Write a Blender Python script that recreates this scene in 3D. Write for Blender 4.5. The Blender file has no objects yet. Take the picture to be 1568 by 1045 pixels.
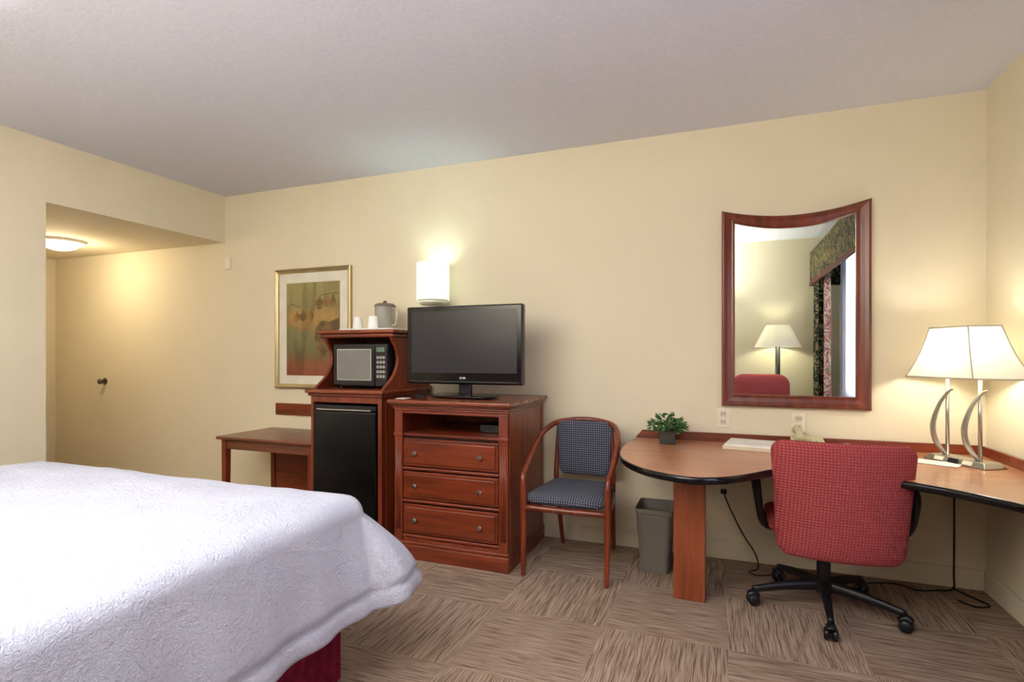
import bpy, bmesh, math, random
from mathutils import Vector, Matrix, noise
random.seed(7)
scene = bpy.context.scene
try:
    scene.view_settings.view_transform = 'Standard'
    scene.view_settings.look = 'None'
    scene.view_settings.exposure = 0.0
except Exception:
    pass

# ------------------------------------------------------------------ helpers
def lin(c):
    out = []
    for v in c[:3]:
        v = v/255.0
        out.append(v/12.92 if v <= 0.04045 else ((v+0.055)/1.055)**2.4)
    return (out[0], out[1], out[2], 1.0)

class NT:
    def __init__(s, name):
        s.mat = bpy.data.materials.new(name)
        s.mat.use_nodes = True
        s.t = s.mat.node_tree
        s.b = s.t.nodes['Principled BSDF']
        s.out = s.t.nodes['Material Output']
    def n(s, typ, **kw):
        nd = s.t.nodes.new(typ)
        for k, v in kw.items():
            setattr(nd, k, v)
        return nd
    def l(s, a, b):
        s.t.links.new(a, b)
    def setin(s, sock, v):
        if hasattr(v, 'links') or isinstance(v, bpy.types.NodeSocket):
            s.l(v, sock)
        else:
            sock.default_value = v
    def math(s, op, a, b=0.0, c=None):
        nd = s.n('ShaderNodeMath', operation=op)
        s.setin(nd.inputs[0], a)
        s.setin(nd.inputs[1], b)
        if c is not None:
            s.setin(nd.inputs[2], c)
        return nd.outputs[0]
    def mixf(s, f, a, b):
        return s.math('ADD', s.math('MULTIPLY', a, s.math('SUBTRACT', 1.0, f)), s.math('MULTIPLY', b, f))
    def obj(s):
        return s.n('ShaderNodeTexCoord').outputs['Object']
    def xyz(s):
        sp = s.n('ShaderNodeSeparateXYZ')
        s.l(s.obj(), sp.inputs[0])
        return sp.outputs[0], sp.outputs[1], sp.outputs[2]
    def comb(s, x, y, z):
        c = s.n('ShaderNodeCombineXYZ')
        for i, v in enumerate((x, y, z)):
            s.setin(c.inputs[i], v)
        return c.outputs[0]
    def noise(s, vec, scale=5, detail=2, rough=.5, dist=0):
        nd = s.n('ShaderNodeTexNoise')
        if vec is not None:
            s.l(vec, nd.inputs['Vector'])
        nd.inputs['Scale'].default_value = scale
        nd.inputs['Detail'].default_value = detail
        nd.inputs['Roughness'].default_value = rough
        nd.inputs['Distortion'].default_value = dist
        return nd.outputs['Fac']
    def ramp(s, fac, stops, interp='LINEAR'):
        r = s.n('ShaderNodeValToRGB')
        r.color_ramp.interpolation = interp
        e = r.color_ramp.elements
        e[0].position, e[0].color = stops[0]
        e[1].position, e[1].color = stops[-1]
        for p, c in stops[1:-1]:
            k = e.new(p)
            k.color = c
        s.l(fac, r.inputs[0])
        return r.outputs[0]
    def bump(s, h, strength=.3, dist=.01):
        b = s.n('ShaderNodeBump')
        b.inputs['Strength'].default_value = strength
        b.inputs['Distance'].default_value = dist
        s.l(h, b.inputs['Height'])
        s.l(b.outputs[0], s.b.inputs['Normal'])
    def base(s, rough=.5, metal=0, spec=.5):
        s.b.inputs['Roughness'].default_value = rough
        s.b.inputs['Metallic'].default_value = metal
        s.b.inputs['Specular IOR Level'].default_value = spec

def M(name, col, rough=.5, metal=0, spec=.5, var=.06, vs=8, bump=0, bs=60, bd=.005, emit=None, es=0):
    m = NT(name)
    m.base(rough, metal, spec)
    c = lin(col)
    o = m.obj()
    f = m.noise(o, vs, 3)
    lo = tuple(max(0, v*(1-var)) for v in c[:3])+(1,)
    hi = tuple(min(1, v*(1+var)) for v in c[:3])+(1,)
    m.l(m.ramp(f, [(.35, lo), (.65, hi)]), m.b.inputs['Base Color'])
    if bump:
        m.bump(m.noise(o, bs, 3), bump, bd)
    if emit:
        m.b.inputs['Emission Color'].default_value = lin(emit)
        m.b.inputs['Emission Strength'].default_value = es
    return m.mat

def wood(name, dark, light, axis='z', rough=.32, sc=1.0):
    m = NT(name)
    m.base(rough, 0, .5)
    mp = m.n('ShaderNodeMapping')
    m.l(m.obj(), mp.inputs[0])
    s = {'x': (2, 26, 26), 'y': (26, 2, 26), 'z': (26, 26, 2)}[axis]
    mp.inputs['Scale'].default_value = tuple(v*sc for v in s)
    f = m.noise(mp.outputs[0], 1.0, 6, .6, .6)
    f2 = m.noise(m.obj(), 3.0, 2)
    ff = m.math('ADD', m.math('MULTIPLY', f, .8), m.math('MULTIPLY', f2, .2))
    m.l(m.ramp(ff, [(.33, lin(dark)), (.68, lin(light))]), m.b.inputs['Base Color'])
    m.bump(f, .04, .002)
    m.b.inputs['Coat Weight'].default_value = .25
    m.b.inputs['Coat Roughness'].default_value = .2
    return m.mat

def newobj(name, verts, faces, mat=None, parent=None, smooth=False, loc=None):
    me = bpy.data.meshes.new(name)
    me.from_pydata([tuple(v) for v in verts], [], faces)
    me.update()
    bm = bmesh.new()
    bm.from_mesh(me)
    bmesh.ops.recalc_face_normals(bm, faces=bm.faces)
    bm.to_mesh(me)
    bm.free()
    ob = bpy.data.objects.new(name, me)
    scene.collection.objects.link(ob)
    if mat:
        for m_ in (mat if isinstance(mat, (list, tuple)) else [mat]):
            me.materials.append(m_)
    if smooth:
        for p in me.polygons:
            p.use_smooth = True
    if parent:
        ob.parent = parent
        if not parent.get('local'):
            ob.matrix_parent_inverse = Matrix.Translation(-parent.location)
    return ob

def root(name, loc=(0, 0, 0), local=False, rz=0):
    e = bpy.data.objects.new(name, None)
    e.empty_display_size = .1
    e.location = loc
    if local:
        e['local'] = 1
        e.rotation_euler = (0, 0, rz)
    scene.collection.objects.link(e)
    return e

def bevel(ob, w, seg=2, ang=35):
    m = ob.modifiers.new('bevel', 'BEVEL')
    m.width = w
    m.segments = seg
    m.limit_method = 'ANGLE'
    m.angle_limit = math.radians(ang)
    for p in ob.data.polygons:
        p.use_smooth = True
    w_ = ob.modifiers.new('wn', 'WEIGHTED_NORMAL')
    return ob

def boxvf(b, off=0):
    x0, x1, y0, y1, z0, z1 = b
    v = [(x0,y0,z0),(x1,y0,z0),(x1,y1,z0),(x0,y1,z0),(x0,y0,z1),(x1,y0,z1),(x1,y1,z1),(x0,y1,z1)]
    f = [(0,3,2,1),(4,5,6,7),(0,1,5,4),(1,2,6,5),(2,3,7,6),(3,0,4,7)]
    return v, [tuple(i+off for i in q) for q in f]

def box(name, b, mat, parent=None, bv=0, seg=2):
    v, f = boxvf(b)
    o = newobj(name, v, f, mat, parent)
    if bv:
        bevel(o, bv, seg)
    return o

def boxes(name, bl, mat, parent=None, bv=0):
    V, F = [], []
    for b in bl:
        v, f = boxvf(b, len(V))
        V += v
        F += f
    o = newobj(name, V, F, mat, parent)
    if bv:
        bevel(o, bv)
    return o

def prism(name, pts, a0, a1, axis, mat, parent=None, bv=0):
    """pts 2D polygon; extruded along axis from a0 to a1. axis x: pts=(y,z); y: (x,z); z: (x,y)"""
    def mk(p, a):
        return {'x': (a, p[0], p[1]), 'y': (p[0], a, p[1]), 'z': (p[0], p[1], a)}[axis]
    n = len(pts)
    V = [mk(p, a0) for p in pts]+[mk(p, a1) for p in pts]
    F = [tuple(range(n))[::-1], tuple(range(n, 2*n))]
    F += [(i, (i+1) % n, n+(i+1) % n, n+i) for i in range(n)]
    o = newobj(name, V, F, mat, parent)
    if bv:
        bevel(o, bv)
    return o

def lathe(name, prof, c, mat, parent=None, seg=32, axis='z', cap=True):
    V, F = [], []
    k = len(prof)
    for i in range(seg):
        a = 2*math.pi*i/seg
        for r, h in prof:
            if axis == 'z':
                V.append((c[0]+r*math.cos(a), c[1]+r*math.sin(a), c[2]+h))
            elif axis == 'y':
                V.append((c[0]+r*math.cos(a), c[1]+h, c[2]+r*math.sin(a)))
            else:
                V.append((c[0]+h, c[1]+r*math.cos(a), c[2]+r*math.sin(a)))
    for i in range(seg):
        j = (i+1) % seg
        for q in range(k-1):
            F.append((i*k+q, j*k+q, j*k+q+1, i*k+q+1))
    if cap:
        if prof[0][0] > 1e-5:
            F.append(tuple(i*k for i in range(seg)))
        if prof[-1][0] > 1e-5:
            F.append(tuple(i*k+k-1 for i in range(seg)))
    o = newobj(name, V, F, mat, parent, smooth=True)
    bm = bmesh.new(); bm.from_mesh(o.data)
    bmesh.ops.remove_doubles(bm, verts=bm.verts, dist=1e-5)
    bmesh.ops.recalc_face_normals(bm, faces=bm.faces)
    bm.to_mesh(o.data); bm.free()
    o.data.set_sharp_from_angle(angle=math.radians(40))
    return o

def catmull(P, sub=8):
    P = [Vector(p) for p in P]
    out = []
    n = len(P)
    for i in range(n-1):
        p0 = P[max(i-1, 0)]; p1 = P[i]; p2 = P[i+1]; p3 = P[min(i+2, n-1)]
        for j in range(sub):
            t = j/sub
            out.append(0.5*((2*p1)+(p2-p0)*t+(2*p0-5*p1+4*p2-p3)*t*t+(3*p1-p0-3*p2+p3)*t**3))
    out.append(P[-1])
    return out

def tube(name, P, r, mat, parent=None, seg=10, sub=8, flat=1.0, up=None):
    """r: float or list per control pt. flat: ratio of second axis."""
    n0 = len(P)
    C = catmull(P, sub) if sub > 1 else [Vector(p) for p in P]
    n = len(C)
    if isinstance(r, (int, float)):
        R = [r]*n
    else:
        R = []
        for i in range(n):
            t = i/(n-1)*(n0-1)
            k = min(int(t), n0-2)
            R.append(r[k]+(r[k+1]-r[k])*(t-k))
    V, F = [], []
    tprev = None
    nrm = None
    for i in range(n):
        t = (C[min(i+1, n-1)]-C[max(i-1, 0)]).normalized()
        if nrm is None:
            a = Vector(up) if up else (Vector((0, 0, 1)) if abs(t.z) < .9 else Vector((1, 0, 0)))
            nrm = (a-t*a.dot(t)).normalized()
        else:
            nrm = (nrm-t*nrm.dot(t)).normalized()
        bn = t.cross(nrm)
        for j in range(seg):
            a = 2*math.pi*j/seg
            V.append(C[i]+nrm*math.cos(a)*R[i]+bn*math.sin(a)*R[i]*flat)
    for i in range(n-1):
        for j in range(seg):
            k = (j+1) % seg
            F.append((i*seg+j, i*seg+k, (i+1)*seg+k, (i+1)*seg+j))
    F.append(tuple(range(seg))[::-1])
    F.append(tuple(range((n-1)*seg, n*seg)))
    return newobj(name, V, F, mat, parent, smooth=True)

def rrect(w, h, r, seg=8):
    pts = []
    for cx, cy, a0 in ((w/2-r, h/2-r, 0), (-w/2+r, h/2-r, 90), (-w/2+r, -h/2+r, 180), (w/2-r, -h/2+r, 270)):
        for i in range(seg+1):
            a = math.radians(a0+90*i/seg)
            pts.append((cx+r*math.cos(a), cy+r*math.sin(a)))
    # densify straight edges
    out = []
    n = len(pts)
    for i in range(n):
        a = pts[i]; b = pts[(i+1) % n]
        d = math.hypot(a[0]-b[0], a[1]-b[1])
        k = max(1, int(d/.03))
        for j in range(k):
            t = j/k
            out.append((a[0]+(b[0]-a[0])*t, a[1]+(b[1]-a[1])*t))
    return out

def pillow(name, outline, T, mapf, mat, parent=None, n=3.5, rings=12):
    """mapf(u,v,t)->xyz ; t in [-T/2,T/2]"""
    V, F = [], []
    k = len(outline)
    ss = [math.sin(math.pi/2*i/rings) for i in range(1, rings+1)]
    idx = {}
    for side in (1, -1):
        V.append(mapf(0, 0, side*T/2))
        cidx = len(V)-1
        rows = []
        for q, s in enumerate(ss):
            if q == rings-1 and side == -1:
                rows.append(idx['rim'])
                continue
            t = T/2*(max(0, 1-s**n))**(1/n)
            st = len(V)
            for (u, v) in outline:
                V.append(mapf(u*s, v*s, side*t))
            rows.append(st)
            if q == rings-1:
                idx['rim'] = st
        for j in range(k):
            F.append((cidx, rows[0]+j, rows[0]+(j+1) % k))
        for q in range(rings-1):
            for j in range(k):
                F.append((rows[q]+j, rows[q+1]+j, rows[q+1]+(j+1) % k, rows[q]+(j+1) % k))
    return newobj(name, V, F, mat, parent, smooth=True)

# ------------------------------------------------------------------ materials
def wallmat(name, col):
    m = NT(name); m.base(.85, 0, .2)
    c = lin(col); o = m.obj()
    f = m.noise(o, 2.0, 3)
    m.l(m.ramp(f, [(.3, tuple(v*.98 for v in c[:3])+(1,)), (.7, tuple(min(1, v*1.02) for v in c[:3])+(1,))]), m.b.inputs['Base Color'])
    m.bump(m.noise(o, 70, 4), .15, .003)
    return m.mat
m_wall = wallmat('wall_paint', (226, 215, 188))
m_base = wallmat('trim_paint', (222, 211, 186))
m_ceil = NT('ceiling_texture'); m_ceil.base(.9, 0, .1)
_o = m_ceil.obj()
m_ceil.l(m_ceil.ramp(m_ceil.noise(_o, 40, 3), [(.3, lin((218, 219, 229))), (.7, lin((224, 225, 235)))]), m_ceil.b.inputs['Base Color'])
m_ceil.bump(m_ceil.noise(_o, 60, 4, .6), .25, .005)
m_ceil = m_ceil.mat

def carpet():
    m = NT('carpet_tiles'); m.base(.95, 0, .1)
    x, y, z = m.xyz()
    T = .52
    cu = m.math('FLOOR', m.math('DIVIDE', m.math('ADD', x, .49), T))
    cv = m.math('FLOOR', m.math('DIVIDE', m.math('SUBTRACT', y, 2.42), T))
    cell = m.math('ADD', cu, cv)
    par = m.math('MODULO', m.math('ADD', cell, 100.0), 2.0)
    across = m.mixf(par, y, x)
    along = m.mixf(par, x, y)
    seed = m.math('ADD', m.math('MULTIPLY', cu, 3.7), m.math('MULTIPLY', cv, 11.3))
    # slow sideways wobble of the pile lines
    wob = m.noise(m.comb(m.math('MULTIPLY', across, 9.0), m.math('MULTIPLY', along, 9.0), seed), 1.0, 1)
    ac2 = m.math('ADD', across, m.math('MULTIPLY', wob, .012))
    v1 = m.comb(m.math('MULTIPLY', ac2, 215.0), m.math('MULTIPLY', along, 6.0), seed)
    f1 = m.noise(v1, 1.0, 1.0, .5, 0)
    v2 = m.comb(m.math('MULTIPLY', across, 330.0), m.math('MULTIPLY', along, 20.0), seed)
    f2 = m.noise(v2, 1.0, 1)
    f3 = m.noise(m.obj(), 400, 1)
    f = m.math('ADD', m.math('ADD', m.math('MULTIPLY', f1, .66), m.math('MULTIPLY', f2, .2)), m.math('MULTIPLY', f3, .14))
    col = m.ramp(f, [(.35, lin((106, 85, 70))), (.45, lin((140, 117, 99))), (.52, lin((159, 137, 117))), (.62, lin((176, 156, 136)))])
    # slight per-tile tone
    wn = m.n('ShaderNodeTexWhiteNoise', noise_dimensions='2D')
    m.l(m.comb(cu, cv, 0.0), wn.inputs['Vector'])
    g = m.math('ADD', m.math('MULTIPLY', wn.outputs['Value'], .06), .90)
    g = m.math('ADD', g, m.math('MULTIPLY', par, .03))
    mx = m.n('ShaderNodeVectorMath', operation='SCALE')
    m.l(col, mx.inputs[0]); m.l(g, mx.inputs['Scale'])
    m.l(mx.outputs[0], m.b.inputs['Base Color'])
    m.bump(f, .3, .004)
    return m.mat
m_carpet = carpet()

m_wv = wood('cherry_wood_vertical', (82, 30, 14), (138, 60, 32), 'z')
m_wx = wood('cherry_wood_horizontal', (82, 30, 14), (138, 60, 32), 'x')
m_wy = wood('cherry_wood_side', (98, 40, 20), (152, 72, 40), 'z')
m_top = wood('dresser_top_wood', (96, 40, 20), (150, 76, 44), 'x', .25)
m_desk = wood('desk_laminate', (168, 108, 76), (194, 134, 98), 'x', .3)
m_panel = wood('desk_panel_wood', (110, 48, 26), (160, 84, 48), 'z')
m_bench = wood('bench_wood', (84, 40, 26), (128, 72, 46), 'x')
m_mirr = wood('mirror_frame_wood', (74, 26, 14), (126, 56, 32), 'z')
m_dark = M('dark_interior', (26, 14, 10), .6)
m_black = M('black_plastic', (16, 16, 18), .35)
m_blackg = M('black_gloss', (14, 14, 16), .12)
m_screen = M('tv_screen_glass', (34, 33, 40), .25, var=.01)
m_fridge = M('fridge_black', (12, 13, 14), .2, bump=.05, bs=200)
m_steel = M('brushed_nickel', (190, 188, 182), .28, 1.0)
m_white = M('white_plastic', (236, 234, 228), .4)
m_cup = M('cup_white', (245, 244, 240), .5)
m_ivory = M('ivory_plastic', (232, 224, 200), .4)
m_gray = M('bin_gray', (112, 106, 98), .45)
m_paper = M('paper', (238, 234, 226), .8)
m_pad = M('folder_cover', (214, 202, 176), .7)
m_phone = M('phone_beige', (206, 196, 160), .45)
m_leaf = M('leaf_green', (66, 116, 60), .5, var=.5, vs=40)
m_pot = M('pot_glass_dark', (40, 48, 44), .12)
m_skirt = NT('bed_skirt_maroon'); m_skirt.base(.8, 0, .2)
_x, _y, _z = m_skirt.xyz()
_q = m_skirt.math('MULTIPLY', m_skirt.math('SINE', m_skirt.math('MULTIPLY', m_skirt.math('ADD', m_skirt.math('ADD', _x, _y), _z), 60.0)), m_skirt.math('SINE', m_skirt.math('MULTIPLY', m_skirt.math('SUBTRACT', m_skirt.math('ADD', _x, _y), _z), 60.0)))
m_skirt.l(m_skirt.ramp(m_skirt.noise(m_skirt.obj(), 30, 3), [(.3, lin((92, 8, 32))), (.7, lin((128, 18, 50)))]), m_skirt.b.inputs['Base Color'])
m_skirt.bump(_q, .5, .01)
m_skirt = m_skirt.mat
# linen
m_lin = NT('white_duvet'); m_lin.base(.85, 0, .2)
_o = m_lin.obj()
m_lin.l(m_lin.ramp(m_lin.noise(_o, 5, 3), [(.3, lin((196, 199, 213))), (.7, lin((206, 209, 221)))]), m_lin.b.inputs['Base Color'])
_w = m_lin.math('ADD', m_lin.math('MULTIPLY', m_lin.noise(_o, 14, 4, .6, 1.0), .8), m_lin.math('MULTIPLY', m_lin.noise(_o, 75, 3, .6, 1.5), .65))
m_lin.bump(_w, .75, .018)
m_lin = m_lin.mat

def dotfabric(name, c1, c2, f=420, thr=.55, bumpd=.002, axes='xz'):
    m = NT(name); m.base(.9, 0, .2)
    x, y, z = m.xyz()
    a = m.math('ADD', x, m.math('MULTIPLY', y, .35 if axes == 'xz' else 0))
    b = z if axes == 'xz' else m.math('ADD', y, z)
    p = m.math('MULTIPLY', m.math('SINE', m.math('MULTIPLY', m.math('ADD', a, b), f)), m.math('SINE', m.math('MULTIPLY', m.math('SUBTRACT', a, b), f)))
    r = m.ramp(p, [(thr-.15, lin(c1)), (thr+.15, lin(c2))])
    m.l(r, m.b.inputs['Base Color'])
    m.bump(p, .6, bumpd)
    return m.mat
m_red = dotfabric('red_dot_fabric', (154, 62, 64), (184, 106, 102), 250, .6)
m_navy = dotfabric('navy_dot_fabric', (58, 62, 76), (142, 144, 152), 230, .45)
m_navys = dotfabric('navy_seat_fabric', (58, 62, 76), (142, 144, 152), 230, .45, axes='xy')

def shademat(name, col, es, tf=.5, dc=(240, 238, 225)):
    m = NT(name)
    nt = m.t
    nt.nodes.remove(m.b)
    d = m.n('ShaderNodeBsdfDiffuse'); d.inputs[0].default_value = lin(dc)
    tr = m.n('ShaderNodeBsdfTranslucent'); tr.inputs[0].default_value = lin(dc)
    mx = m.n('ShaderNodeMixShader'); mx.inputs[0].default_value = tf
    m.l(d.outputs[0], mx.inputs[1]); m.l(tr.outputs[0], mx.inputs[2])
    em = m.n('ShaderNodeEmission'); em.inputs[0].default_value = lin(col); em.inputs[1].default_value = es
    ad = m.n('ShaderNodeAddShader')
    m.l(mx.outputs[0], ad.inputs[0]); m.l(em.outputs[0], ad.inputs[1])
    m.l(ad.outputs[0], m.out.inputs[0])
    return m.mat
m_shade = shademat('lamp_shade_fabric', (255, 250, 228), .05, .28, (225, 220, 205))
m_sconce = shademat('sconce_shade', (245, 255, 235), .40, .22)
m_glow = M('light_dome_glass', (255, 245, 220), .4, emit=(255, 238, 205), es=3.0)
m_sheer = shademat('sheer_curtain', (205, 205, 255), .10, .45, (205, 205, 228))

# ------------------------------------------------------------------ room
H = 2.6; XR = 1.286; XL = -4.01; XE = -6.34; YB = 3.5; YF = -.2; YH = 2.16; ZH = 2.2
box('floor', (XE-.1, XR+.1, YF-.1, YB+.1, -.1, 0), m_carpet)
box('ceiling', (XE-.1, XR+.1, YF-.1, YB+.1, H, H+.1), m_ceil)
box('wall_back', (XE-.1, XR+.1, YB, YB+.1, 0, H), m_wall)
wy0, wy1, wz0, wz1 = .25, 2.0, .85, 2.3
boxes('wall_right', [(XR, XR+.1, YF, wy0, 0, H), (XR, XR+.1, wy1, YB, 0, H), (XR, XR+.1, wy0, wy1, 0, wz0), (XR, XR+.1, wy0, wy1, wz1, H)], m_wall)
box('wall_front', (XL-.1, XR+.1, YF-.1, YF, 0, H), m_wall)
box('wall_left', (XL-.1, XL, YF, YH, 0, H), m_wall)
box('wall_hallway_side', (XE, XL-.1, YH-.1, YH, 0, ZH), m_wall)
box('wall_hallway_end', (XE-.1, XE, YH-.1, YB, 0, H), m_wall)
box('ceiling_hallway_soffit', (XE, XL, YH, YB, ZH, H), m_wall)
def bb(name, b):
    box(name, b, m_base, None, .006, 2)
bb('baseboard_back', (XE, XR, YB-.014, YB, 0, .11))
bb('baseboard_right', (XR-.014, XR, YF, YB-.014, 0, .11))
bb('baseboard_left', (XL, XL+.014, YF, YH, 0, .11))
bb('baseboard_front', (XL+.014, XR-.014, YF, YF+.014, 0, .11))
# entry door at hall end
d = root('door_1', (XE, 2.75, 0))
box('slab', (XE, XE+.03, 2.32, 3.2, .01, 2.03), m_white, d, .003)
boxes('casing', [(XE, XE+.02, 2.24, 2.32, 0, 2.1), (XE, XE+.02, 3.2, 3.28, 0, 2.1), (XE, XE+.02, 2.32, 3.2, 2.03, 2.1)], m_base, d)
# window
w = root('window_1', (XR, 1.1, 1.5))
boxes('frame', [(XR+.02, XR+.07, wy0, wy0+.05, wz0, wz1), (XR+.02, XR+.07, wy1-.05, wy1, wz0, wz1), (XR+.02, XR+.07, wy0, wy1, wz0, wz0+.05), (XR+.02, XR+.07, wy0, wy1, wz1-.05, wz1), (XR+.02, XR+.07, 1.1, 1.15, wz0, wz1)], m_white, w, .004)
# curtains
def wavy(name, y0, y1, x, z0, z1, amp, k, mat, parent):
    V, F = [], []
    n = int((y1-y0)*90)
    for i in range(n+1):
        y = y0+(y1-y0)*i/n
        for z, s in ((z0, 1.15), (.5*(z0+z1), 1), (z1, .8)):
            V.append((x+amp*s*math.sin(k*y)+amp*.3*math.sin(2.3*k*y+1), y, z))
    for i in range(n):
        for j in range(2):
            F.append((i*3+j, (i+1)*3+j, (i+1)*3+j+1, i*3+j+1))
    return newobj(name, V, F, mat, parent, smooth=True)
def pattern(name, cols, s):
    m = NT(name); m.base(.85, 0, .2)
    f = m.noise(m.obj(), s, 3, .6, 2.5)
    st = [(.3+.4*i/(len(cols)-1), lin(c)) for i, c in enumerate(cols)]
    m.l(m.ramp(f, st, 'CONSTANT'), m.b.inputs['Base Color'])
    return m.mat
m_val = pattern('valance_pattern', [(44, 54, 46), (140, 120, 76), (48, 60, 52), (60, 50, 48), (148, 130, 86), (50, 60, 50)], 6)
m_cur = pattern('drape_pattern', [(40, 48, 40), (150, 140, 108), (36, 46, 44), (44, 54, 48), (156, 146, 116), (96, 40, 50)], 6)
m_cur2 = pattern('drape_lining_pattern', [(196, 184, 180), (150, 80, 92), (200, 190, 188), (150, 84, 94), (140, 150, 140), (204, 192, 190)], 6)
cu = root('window_curtain', (1.12, 1.1, 0))
wavy('sheer', .42, 2.0, 1.2, .06, 2.25, .018, 55, m_sheer, cu)
wavy('drape_panel_1', -.14, .24, 1.03, .05, 2.25, .03, 42, m_cur, cu)
wavy('drape_panel_3', .24, .46, 1.07, .05, 2.25, .02, 60, m_cur2, cu)
wavy('drape_panel_2', 1.85, 2.1, 1.14, .8, 2.25, .025, 42, m_cur, cu)
boxes('valance', [(.975, .99, -.15, 2.12, 2.03, 2.4), (.99, XR-.002, -.15, -.135, 2.03, 2.4), (.99, XR-.002, 2.105, 2.12, 2.03, 2.4), (.975, XR-.002, -.15, 2.12, 2.4, 2.415)], m_val, cu)
box('valance_trim', (.968, .975, -.15, 2.12, 2.03, 2.07), M('valance_trim_red', (96, 30, 36), .8), cu)

# ------------------------------------------------------------------ bed
bed = root('bed', (-2.27, .8, 0))
x0, x1, yh, yf = -3.21, -1.33, -.12, 1.69
L, r, top = .475, .07, .71
V, F = [], []
na, nb = 210, 170
rp = r*math.pi/2
for i in range(na+1):
    a = x0-L+(x1-x0+2*L)*i/na
    for j in range(nb+1):
        b = yh+(yf+L-yh)*j/nb
        dx = a-x1 if a > x1 else (a-x0 if a < x0 else 0)
        dy = max(0, b-yf)
        bx = min(max(a, x0), x1); by = min(b, yf)
        adx = abs(dx)
        nz = noise.noise(Vector((a*2.2, b*2.2, 0)))*.012+noise.noise(Vector((a*7, b*7, 3)))*.006
        if adx == 0 and dy == 0:
            e = min(x1-a, a-x0, yf-b)
            V.append((a, b, top-.022*math.exp(-e/.12)+nz))
            continue
        d = max(adx, dy)
        hy = math.hypot(adx, dy)
        ux, uy = dx/hy, dy/hy
        phi = math.atan2(dy, adx)
        c = math.sin(2*phi) if (adx > 0 and dy > 0) else 0.0
        if dy > 0 and adx > 0:
            s = phi*.55
        else:
            s = by if dy == 0 else bx
        # distance along the hem from the foot corner (0 in the corner itself)
        dc = (yf-by) if dy == 0 else ((min(x1-bx, bx-x0)) if adx == 0 else 0)
        near = math.exp(-dc/.15)
        e = max(0.0, (d-rp)/(L-rp))
        A = .022+.04*near+.165*c
        if d < rp:
            o = r*math.sin(d/r); g = r*(1-math.cos(d/r))
        else:
            o = r+A*math.sin(e*math.pi/2*.98)
            g = r+(d-rp)*(1-.06*near-.09*c)
        k = (d/L)
        if c == 0:
            fade = 1-near
            o += (.011*math.sin(s*17+1.3)+.008*math.sin(s*31+.4))*k*k*fade
            o += .014*k*k*math.sin(dc*26)*near
            zf = .008*math.sin(s*9)*k*fade
        else:
            o += .024*k*k*math.sin(phi*8.0)*c
            zf = 0
        o -= .016*math.exp(-((d-(L-.07))/.013)**2)
        V.append((bx+ux*o, by+uy*o, top-.022-g+nz*(1-k)+zf))
for i in range(na):
    for j in range(nb):
        q = i*(nb+1)+j
        F.append((q, q+nb+1, q+nb+2, q+1))
dv = newobj('duvet', V, F, m_lin, bed, smooth=True)
sm = dv.modifiers.new('solid', 'SOLIDIFY'); sm.thickness = .010; sm.offset = -1
# skirt with pleats
V, F = [], []
per = []
sx0, sx1, sy0, sy1 = -3.2, -1.335, -.1, 1.675
def edge(p, q, nrm):
    n = int(math.dist(p, q)/.02)
    for i in range(n):
        t = i/n
        per.append((p[0]+(q[0]-p[0])*t, p[1]+(q[1]-p[1])*t, nrm, math.dist(p, q)*t))
edge((sx1, sy0), (sx1, sy1), (1, 0)); edge((sx1, sy1), (sx0, sy1), (0, 1)); edge((sx0, sy1), (sx0, sy0), (-1, 0)); edge((sx0, sy0), (sx1, sy0), (0, -1))
for (px, py, nn, s) in per:
    o = .006*math.sin(s*30)
    V.append((px+nn[0]*o, py+nn[1]*o, .005)); V.append((px, py, .42))
n = len(per)
for i in range(n):
    j = (i+1) % n
    F.append((2*i, 2*j, 2*j+1, 2*i+1))
F.append(tuple(2*i+1 for i in range(n)))
newobj('bed_skirt', V, F, m_skirt, bed, smooth=True).data.set_sharp_from_angle(angle=math.radians(40))
box('mattress', (-3.19, -1.35, -.1, 1.67, .425, .655), m_white, bed, .05, 4)
box('headboard', (-3.3, -1.25, -.185, -.135, 0, 1.2), m_wx, bed, .01)
for k, px in enumerate((-2.75, -1.8)):
    pillow('pillow_%d' % (k+1), rrect(.68, .42, .1), .16, lambda u, v, t, px=px: (px+u, .13+v, .785+t), m_lin, bed, n=2.2)

# ------------------------------------------------------------------ dresser
dr = root('dresser', (-1.48, 3.15, 0))
X0, X1, Y0, Y1 = -1.85, -1.11, 2.83, 3.475
boxes('carcass', [(X0, X0+.02, Y0+.01, Y1, .1, .9), (X1-.02, X1, Y0+.01, Y1, .1, .9), (X0+.02, X1-.02, Y1-.01, Y1, .1, .9), (X0+.02, X1-.02, Y0+.01, Y1-.01, .1, .12)], m_wy, dr)
box('shelf', (X0+.02, X1-.02, Y0+.004, Y1-.01, .735, .752), m_wx, dr, .003)
box('drawer_case', (X0+.02, X1-.02, Y0+.03, Y1-.012, .12, .735), m_dark, dr)
box('top', (-1.88, -1.08, 2.785, 3.48, .93, .955), m_top, dr, .008, 3)
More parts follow.
